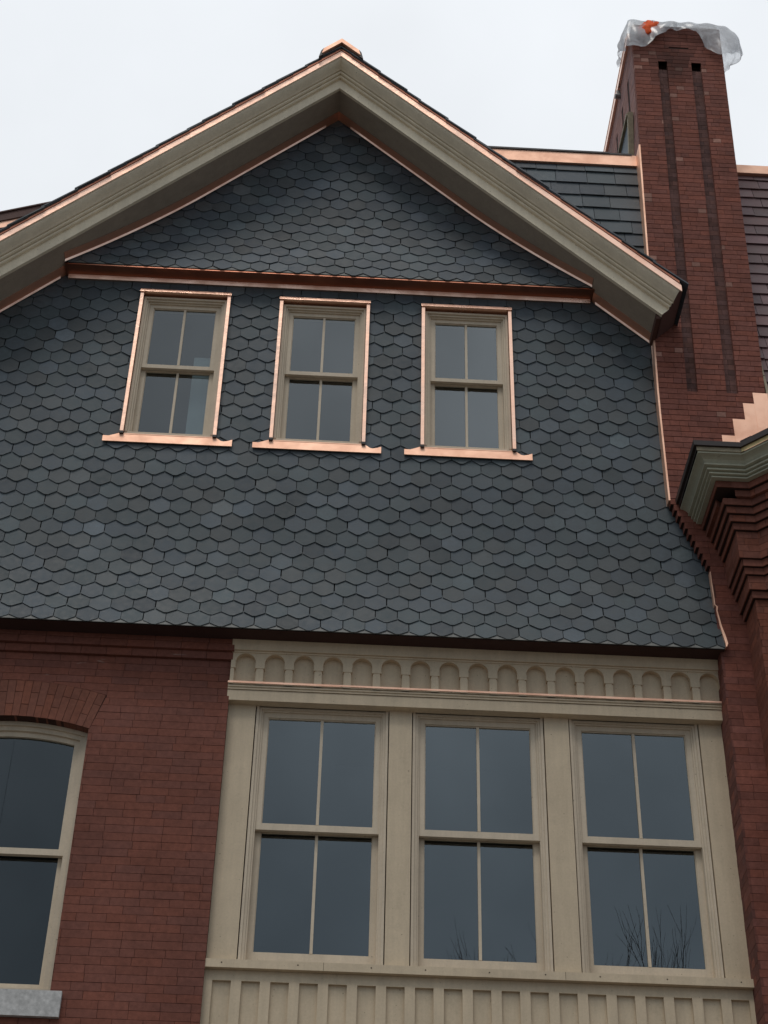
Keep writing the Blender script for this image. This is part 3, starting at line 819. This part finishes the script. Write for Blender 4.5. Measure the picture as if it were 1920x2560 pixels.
wbox(mb, CXL + .004, G1[0] - .003, YC + .006, YC + .3, GT, CT - .004); wbox(mb, G1[1] + .003, G2[0] - .003, YC + .006, YC + .3, GT, CT - .004); wbox(mb, G2[1] + .003, CXR - .004, YC + .006, YC + .3, GT, CT - .004)
for x0, x1 in (G1, G2): wbox(mb, x0 - .003, x1 + .003, YC + .006, YC + .3, GT + .1, CT - .004)
mb.box(CXL + .004, CXR - .004, YC + .006, 1.0, 10.49, 11.8)
mb.box(3.36, CXR - .004, YC + .006, 1.0, 9.0, 10.49)
mb.box(3.10, 3.345, YC + .006, .35, z_lo, 10.49)
i = 0
while i < 11:
    mb.box(CXL + (i + 1) * .0252 + .004, 3.2, YC + .006, .35, 10.49 - (i + 1) * .0637 + .001, 10.49 - i * .0637 - .001); i += 1
mb.build('chimney_core', 'mortarC', chim)
# left return of the pier, right flank and left flank of the shaft
mb = MB()
lay(mb, YC, .30, z_lo, 9.79, lambda u, z, d: (3.088 + d, u, z), base=(.14, .056, .045), var=.2, L=.216, depth=.02, off=1)
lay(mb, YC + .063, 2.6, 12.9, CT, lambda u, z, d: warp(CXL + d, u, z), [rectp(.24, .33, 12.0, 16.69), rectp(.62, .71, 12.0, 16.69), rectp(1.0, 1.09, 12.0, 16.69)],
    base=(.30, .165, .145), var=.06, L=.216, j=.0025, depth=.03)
lay(mb, YC + .01, 2.0, 12.0, CT, lambda u, z, d: warp(CXR - d, u, z), base=BC, var=.16, depth=.03)
mb.build('flank_bricks', 'brick', chim)
m = MB()
for a in (.24, .62, 1.0): m.mesh([warp(*p) for p in ((CXL + .028, a, 12.9), (CXL + .028, a + .09, 12.9), (CXL + .028, a + .09, 16.69), (CXL + .028, a, 16.69))], [(0, 1, 2, 3)])
m.build('flank_slots', 'darkwood', chim)
# copper coping on the flank
m = MB(); wbox(m, CXL - .03, CXL + .02, .02, 2.7, 17.09, 17.19); wbox(m, CXL - .035, CXR + .03, .1, 2.7, 17.192, 17.21); m.build('flank_coping', 'copper', chim)
m = MB(); c = Vector(warp(CXL - .045, .70, 16.96)); K = 14
ring1 = [(c.x - .02, c.y + .03 * math.cos(t * 2 * math.pi / K), c.z + .03 * math.sin(t * 2 * math.pi / K)) for t in range(K)]
ring2 = [(c.x + .06, p[1], p[2]) for p in ring1]; m.prism(ring1, ring2)
m.box(c.x + .0, c.x + .06, c.y - .008, c.y + .008, c.z + .03, c.z + .10)
m.build('pipe_stub', 'lampmetal', chim)
# cap courses under the sheet
m = MB(); wbox(m, CXL + .02, CXR - .02, YC + .03, .9, CT, CT + .05); m.build('cap_slab', 'palewood', chim)
# triangular roof return against the flank
tp = [(.12, 15.90), (.62, 15.93), (.60, 15.0), (.30, 15.0)]
m = MB(); m.tint = (.12, .14, .16); m.prism([(2.86, y, z) for y, z in tp], [(2.90, y, z) for y, z in tp]); cr_ = m.build('cricket', 'slate', chim)
m = MB()
for (ya, za), (yb, zb) in (((.10, 15.915), (.64, 15.945)),):
    m.prism([(2.83, ya, za - .03), (2.83, yb, zb - .03), (2.83, yb, zb), (2.83, ya, za)], [(2.90, ya, za - .03), (2.90, yb, zb - .03), (2.90, yb, zb), (2.90, ya, za)])
m.prism([(2.845, .08, 15.92), (2.845, .13, 15.92), (2.845, .33, 15.2), (2.845, .27, 15.2)], [(2.90, .08, 15.92), (2.90, .13, 15.92), (2.90, .33, 15.2), (2.90, .27, 15.2)])
m.build('cricket_trim', 'palewood', cr_)

# ================================================================ NEIGHBOUR: corbelled turret + purple slate roof
nb = empty('turret_house', 'red brick corbelled turret with green moulded cornice and purple slate roof at right edge', 'building', (3.9, 0, 0))
nb.location = (0, 0, 0)
TX, TY, TC = 3.33, -.42, 3.437      # side face x, front face y, re-entrant corner x
Q = 1.2
def plan(o):
    k = math.tan(math.radians(22.5)); B = (TX - o, TY - o); Cc = (TC - k * o, TY - o); Dd = (Cc[0] + Q, Cc[1] - Q)
    return [(TX - o, YC + .002), B, Cc, Dd]
def turret_course(mb, o, z0, z1, base=(.185, .07, .048), sidecol=None, depth=.12, skip=None):
    P = plan(o); Pi = plan(o - depth)
    for si in range(3):
        (xa, ya), (xb, yb) = P[si], P[si + 1]; (xc, yc), (xd, yd) = Pi[si], Pi[si + 1]
        L = math.hypot(xb - xa, yb - ya); u = -rnd(.02, .2)
        if si == 0: u = 0
        while u < L - .001:
            u2 = min(u + (.216 if si != 1 else .105 + .11 * (random.random() < .4)), L)
            if L - u2 < .04: u2 = L
            a0 = max(u, 0) / L; b0 = u2 / L
            if u2 - max(u, 0) > .01:
                e1 = .0015 / L if a0 > 0 else 0; e2 = .0015 / L if b0 < .999 else 0
                if not (skip and skip(si, (a0 + b0) / 2)):
                    mb.tint = brick_col(base, .16)
                    def pt(t, zz, outer):
                        return ((xa + (xb - xa) * t, ya + (yb - ya) * t, zz) if outer else (xc + (xd - xc) * t, yc + (yd - yc) * t, zz))
                    f = [pt(a0 + e1, z0 + .0016, 1), pt(b0 - e2, z0 + .0016, 1), pt(b0 - e2, z1 - .0016, 1), pt(a0 + e1, z1 - .0016, 1)]
                    bk_ = [pt(a0 + e1, z0 + .0016, 0), pt(b0 - e2, z0 + .0016, 0), pt(b0 - e2, z1 - .0016, 0), pt(a0 + e1, z1 - .0016, 0)]
                    mb.prism(f, bk_)
            u = u2
def turret_core(m, o, z0, z1):
    P = plan(o) + [(6.0, TY - Q), (6.0, .3), (TX - o, .3)]
    m.prism([(x, y, z0) for x, y in P], [(x, y, z1) for x, y in P])
cz0, ch = 9.305, .0655
levels = [(.025, 1), (.05, 2), (.072, 1), (.094, 1), (.115, 4), (.14, 1), (.165, 1), (.19, 1), (.215, 1), (.245, 1), (.275, 1)]
mb = MB(); core = MB(); z = cz0
wallm = MB(); zz = cz0
while zz > 4.7: turret_course(wallm, 0, zz - .0637, zz, base=(.185, .068, .045)); zz -= .0637
cor = MB(); turret_core(core, -.006, 4.5, cz0)
for li, (o, n) in enumerate(levels):
    for i in range(n):
        sk = None
        if li == 9: sk = lambda si, t: (si == 1 and t < .62) or (si == 0 and t > .72)
        turret_course(cor, o, z, z + ch, depth=.14 if li != 9 else .1, skip=sk)
        z += ch
    turret_core(core, o - .008 - (.11 if li == 9 else 0), z - n * ch + .001, z)
tw = wallm.build('turret_wall', 'brick', nb); cor.build('corbel_courses', 'brick', tw); core.build('turret_core', 'mortarC', tw)
ZC = z                                                # underside of the cornice (about 10.29)
prof = [(.27, 0), (.318, 0), (.318, .014), (.308, .016), (.308, .022), (.338, .024), (.338, .038), (.328, .040), (.328, .048), (.357, .050), (.357, .064), (.346, .066), (.346, .078), (.380, .082),
        (.380, .096), (.370, .098), (.377, .11), (.391, .128), (.412, .142), (.432, .150), (.440, .152), (.440, .168)]
def cornice(m, prof, zb, mi=0):
    for (o1, h1), (o2, h2) in zip(prof, prof[1:]):
        A_, B_ = plan(o1), plan(o2)
        for s_ in range(3): m.poly([(A_[s_][0], A_[s_][1], zb + h1), (A_[s_ + 1][0], A_[s_ + 1][1], zb + h1), (B_[s_ + 1][0], B_[s_ + 1][1], zb + h2), (B_[s_][0], B_[s_][1], zb + h2)], mi)
        # closing cheek at the start
m = MB(); cornice(m, prof, ZC)
cap0 = [(plan(o)[0][0], plan(o)[0][1], ZC + h) for o, h in prof] + [(plan(.2)[0][0], plan(.2)[0][1], ZC + .168), (plan(.2)[0][0], plan(.2)[0][1], ZC)]
m.poly(cap0)
cn = m.build('turret_cornice', 'greenpaint', nb)
m = MB()                                              # exposed strip above the mouldings: yellow on the slanted face, weathered on the front
def strip3(m, o1, o2, h1, h2, segs, mi=0):
    A_, B_ = plan(o1), plan(o2)
    for s_ in segs: m.poly([(A_[s_][0], A_[s_][1], ZC + h1), (A_[s_ + 1][0], A_[s_ + 1][1], ZC + h1), (B_[s_ + 1][0], B_[s_ + 1][1], ZC + h2), (B_[s_][0], B_[s_][1], ZC + h2)], mi)
strip3(m, .452, .452, .170, .208, [2], 0); strip3(m, .450, .450, .168, .208, [1], 1); strip3(m, .440, .4505, .168, .1685, [1, 2], 1); strip3(m, .450, .450, .168, .208, [0], 2)
m.build('fascia_strip', ['gold', 'palewood', 'gutter'], cn)
m = MB(); cornice(m, [(.44, .208), (.472, .208), (.476, .252), (.455, .262), (.40, .262)], ZC)
o_ = [(.44, .208), (.472, .208), (.476, .252), (.455, .262), (.40, .262)]; m.poly([(plan(o)[0][0], plan(o)[0][1], ZC + h) for o, h in o_])
m.build('gutter_edge', 'gutter', cn)
# turret roof (purple slates) rising to the chimney
ze_ = ZC + .262
mb = MB(); P = plan(.45)
d2 = Vector((1, -1, 0)).normalized(); n2 = Vector((-1, -1, 0)).normalized()
Lw = Vector((3.56, YC, 11.14)) ; Cc = Vector((P[2][0], P[2][1], ze_))
# plane containing d2 through Cc and Lw
v_ = Lw - Cc; up2 = (v_ - d2 * v_.dot(d2)); up2n = up2.normalized(); nn2 = d2.cross(up2n); nn2 = nn2 if nn2.z > 0 else -nn2
cutp = [(d2.y, up2n.y, YC - Cc.y - .005)]
rect_slates(mb, Cc, d2, up2n, nn2, 0, 1.5, 0.0, 1.9, .2, .12, (.16, .115, .12), cut=cutp)
tr = mb.build('turret_roof', 'slate', nb)
m = MB()
q = clip(rectp(0, 1.6, 0, 1.9), d2.y, up2n.y, YC - Cc.y - .005)
m.poly([tuple(Cc + d2 * a + up2n * b - nn2 * .004) for a, b in q]); m.poly([(P[0][0], YC, ze_), (P[1][0], P[1][1], ze_), (P[2][0], P[2][1], ze_), (3.7, YC, ze_)]); m.build('roof_deck', 'felt', tr)
# stepped copper flashing on the chimney face
m = MB(); yf = YC - .006
steps = [(3.335, 10.5), (3.335, 11.29), (3.452, 11.292), (3.452, 11.485), (3.566, 11.487), (3.566, 11.68), (3.668, 11.682), (3.668, 11.81), (3.79, 11.815)]
cols = [(3.335, 3.452, 11.29), (3.452, 3.566, 11.485), (3.566, 3.668, 11.68), (3.668, 3.80, 11.81)]
for k, (xa, xb, zt) in enumerate(cols):
    m.prism([(xa - .003, yf - .002 * (k % 2), 10.6), (xb, yf - .002 * (k % 2), 10.6), (xb, yf - .002 * (k % 2), zt), (xa - .003, yf - .002 * (k % 2), zt + .003)],
            [(xa - .003, YC + .01, 10.6), (xb, YC + .01, 10.6), (xb, YC + .01, zt), (xa - .003, YC + .01, zt + .003)])
m.build('step_flashing', 'copperflat', nb)
# purple mansard right of the chimney
ph = math.radians(80); mb = MB()
S = Vector((0, math.cos(ph), math.sin(ph))); Nn = Vector((0, -math.sin(ph), math.cos(ph))); RZ, RY = 15.66, .65
Ls = 5.1; O = Vector((0, RY, RZ)) - S * Ls
rect_slates(mb, O, Vector((1, 0, 0)), S, Nn, 3.78, 6.2, 0, Ls, .29, .178, (.15, .085, .088), butt=.022, th=.010)
pr_ = mb.build('purple_slate_roof', 'slate', nb)
m = MB(); a = O - Nn * .005; m.poly([a + Vector((3.75, 0, 0)), a + Vector((6.2, 0, 0)), a + Vector((6.2, 0, 0)) + S * Ls, a + Vector((3.75, 0, 0)) + S * Ls]); m.build('roof_deck', 'felt', pr_)
m = MB(); m.box(3.86, 6.2, RY - .05, RY + .25, RZ - .01, RZ + .115); m.build('ridge_cap', 'copperflat', pr_)
m = MB()
for za, zb in ((11.7, 12.1), (12.11, 12.56)):
    ya = RY - (RZ - za) / math.tan(ph); yb_ = RY - (RZ - zb) / math.tan(ph)
    m.prism([(3.80, ya - .05, za), (3.83, ya - .05, za), (3.83, yb_ - .05, zb), (3.81, yb_ - .05, zb)], [(3.80, ya, za), (3.83, ya, za), (3.83, yb_, zb), (3.81, yb_, zb)])
m.build('side_flashing', 'palewood', pr_)

# ================================================================ PLASTIC SHEET + ORANGE RAG on the chimney
def sheet():
    NU, NV = 90, 16; vs = []; fs = []
    # perimeter path of the sheet: along the left flank (back to front), the front, then the loose corner at the right
    path = [(2.93, .45), (2.87, .1), (2.90, YC - .035), (3.3, YC - .03), (3.6, YC - .035), (3.86, YC - .035), (4.0, YC), (4.10, YC + .06), (4.12, YC + .22), (3.98, .4)]
    # hem follows scallops, defined by distance along the front
    cum = [0]
    for a, b in zip(path, path[1:]): cum.append(cum[-1] + math.dist(a, b))
    hemf = [(0, .08), (.25, .2), (.45, .36), (.62, .52), (.78, .47), (.90, .33), (1.06, .16), (1.27, .19), (1.39, .42), (1.50, .58), (1.62, .55), (1.78, .40), (1.95, .30), (2.3, .2)]
    tot = cum[-1]
    for i in range(NU + 1):
        s = tot * i / NU; k = 0
        while k < len(cum) - 2 and cum[k + 1] < s: k += 1
        t = (s - cum[k]) / (cum[k + 1] - cum[k]); px = path[k][0] + t * (path[k + 1][0] - path[k][0]); py = path[k][1] + t * (path[k + 1][1] - path[k][1])
        d = hemf[-1][1]
        for (a, da), (b, db) in zip(hemf, hemf[1:]):
            if a <= s <= b: tt = (s - a) / (b - a); tt = tt * tt * (3 - 2 * tt); d = da + (db - da) * tt; break
        for j in range(NV + 1):
            v = j / NV
            cx, cy = 3.38, .35
            fold = (abs(math.sin(s * 9.5 + v * 2.2)) - .5) * .05 + (abs(math.sin(s * 23 - v * 4)) - .5) * .028
            if v < .3:       # lying on the top
                q = v / .3; x = cx + (px - cx) * q; y = cy + (py - cy) * q; z = CT + .075 + .02 * math.sin(x * 17 + y * 9) + .012 * math.sin(x * 40) - .02 * q
            else:
                q = (v - .3) / .7; bulge = math.sin(q * math.pi) * .03 + q * .03
                dx, dy = (px - cx), (py - cy); L = math.hypot(dx, dy)
                x = px + dx / L * (bulge + fold * q); y = py + dy / L * (bulge * .8 + fold * q); z = CT + .055 - q * d + .012 * math.sin(s * 31) * (1 - q)
            wx = .024 * (z - 11.8) - .0
            vs.append((x + .02 * 0, y, z))
    W_ = NV + 1
    for i in range(NU):
        for j in range(NV): fs.append((i * W_ + j, (i + 1) * W_ + j, (i + 1) * W_ + j + 1, i * W_ + j + 1))
    m = MB(); m.mesh(vs, fs); o = m.build('plastic_sheet', 'plastic', None, smooth=True)
    o['label'] = 'crumpled clear plastic sheet draped over the top of the brick chimney'; o['category'] = 'plastic sheet'
sheet()
m = MB(); K = 16
random.seed(3)
vs = []; fs = []
for i in range(K + 1):
    for j in range(K):
        th = math.pi * i / K; ph_ = 2 * math.pi * j / K
        r = 1 + .14 * math.sin(3 * ph_ + 5 * th) + .12 * math.sin(7 * ph_ - 3 * th) + rnd(-.12, .12)
        vs.append((3.12 + .115 * r * math.sin(th) * math.cos(ph_) + .05 * math.cos(th), YC - .035 + .035 * r * math.sin(th) * math.sin(ph_), 17.075 + .125 * r * math.cos(th)))
for i in range(K):
    for j in range(K): fs.append((i * K + j, i * K + (j + 1) % K, (i + 1) * K + (j + 1) % K, (i + 1) * K + j))
m.mesh(vs, fs); o = m.build('orange_rag', 'orange', None, smooth=True)
o['label'] = 'bright orange rag tucked under the plastic on the chimney top'; o['category'] = 'rag'

# ================================================================ bare trees across the street (seen mirrored in the bay windows)
def tree(x, y, h, seed, label, lean=0):
    rr = random.Random(seed); m = MB()
    root = empty('bare_tree', label, 'tree', (0, 0, 0), 'bare trees across the street')
    def limb(m, p, d, L, r, depth):
        seg = 4; pts = [p]; dd = d.copy()
        for i in range(seg):
            dd = (dd + Vector((rr.uniform(-.13, .13), rr.uniform(-.13, .13), rr.uniform(-.02, .12)))).normalized(); pts.append(pts[-1] + dd * (L / seg))
        K = 6 if depth < 2 else 4
        for i in range(seg):
            a, b = pts[i], pts[i + 1]; ra = r * (1 - .45 * i / seg); rb = r * (1 - .45 * (i + 1) / seg)
            ax = (b - a).normalized(); u = ax.orthogonal().normalized(); v = ax.cross(u)
            A_ = [a + (u * math.cos(t * 2 * math.pi / K) + v * math.sin(t * 2 * math.pi / K)) * ra for t in range(K)]
            B_ = [b + (u * math.cos(t * 2 * math.pi / K) + v * math.sin(t * 2 * math.pi / K)) * rb for t in range(K)]
            m.mesh([tuple(q) for q in A_ + B_], [(t, (t + 1) % K, K + (t + 1) % K, K + t) for t in range(K)])
        if depth < 6:
            n = 2 if depth < 1 else rr.choice((2, 3, 3))
            for k in range(n):
                t = rr.randint(2, seg); base = pts[t]
                az = rr.uniform(0, 6.28); sp = rr.uniform(.3, .62) if depth else rr.uniform(.2, .4)
                u = dd.orthogonal().normalized(); v = dd.cross(u)
                sp *= .72
                nd = (dd * math.cos(sp) + (u * math.cos(az) + v * math.sin(az)) * math.sin(sp) + Vector((0, 0, .12))).normalized()
                limb(m if depth > 0 else crown, base, nd, L * rr.uniform(.58, .8), r * .55, depth + 1)
            limb(m if depth > 0 else crown, pts[-1], dd, L * .7, r * .55, depth + 1)
    crown = MB(); trunk = MB()
    limb(trunk, Vector((x, y, 0)), Vector((lean, 0, 1)).normalized(), h * .36, .2, 0)
    trunk.build('trunk', 'bark', root); crown.build('crown', 'bark', root)
tree(5.0, -26.5, 16.2, 5, 'bare winter tree across the street mirrored in the right bay window')
tree(6.8, -31.0, 18.3, 23, 'bare winter tree mirrored low in the middle bay window', -.08)
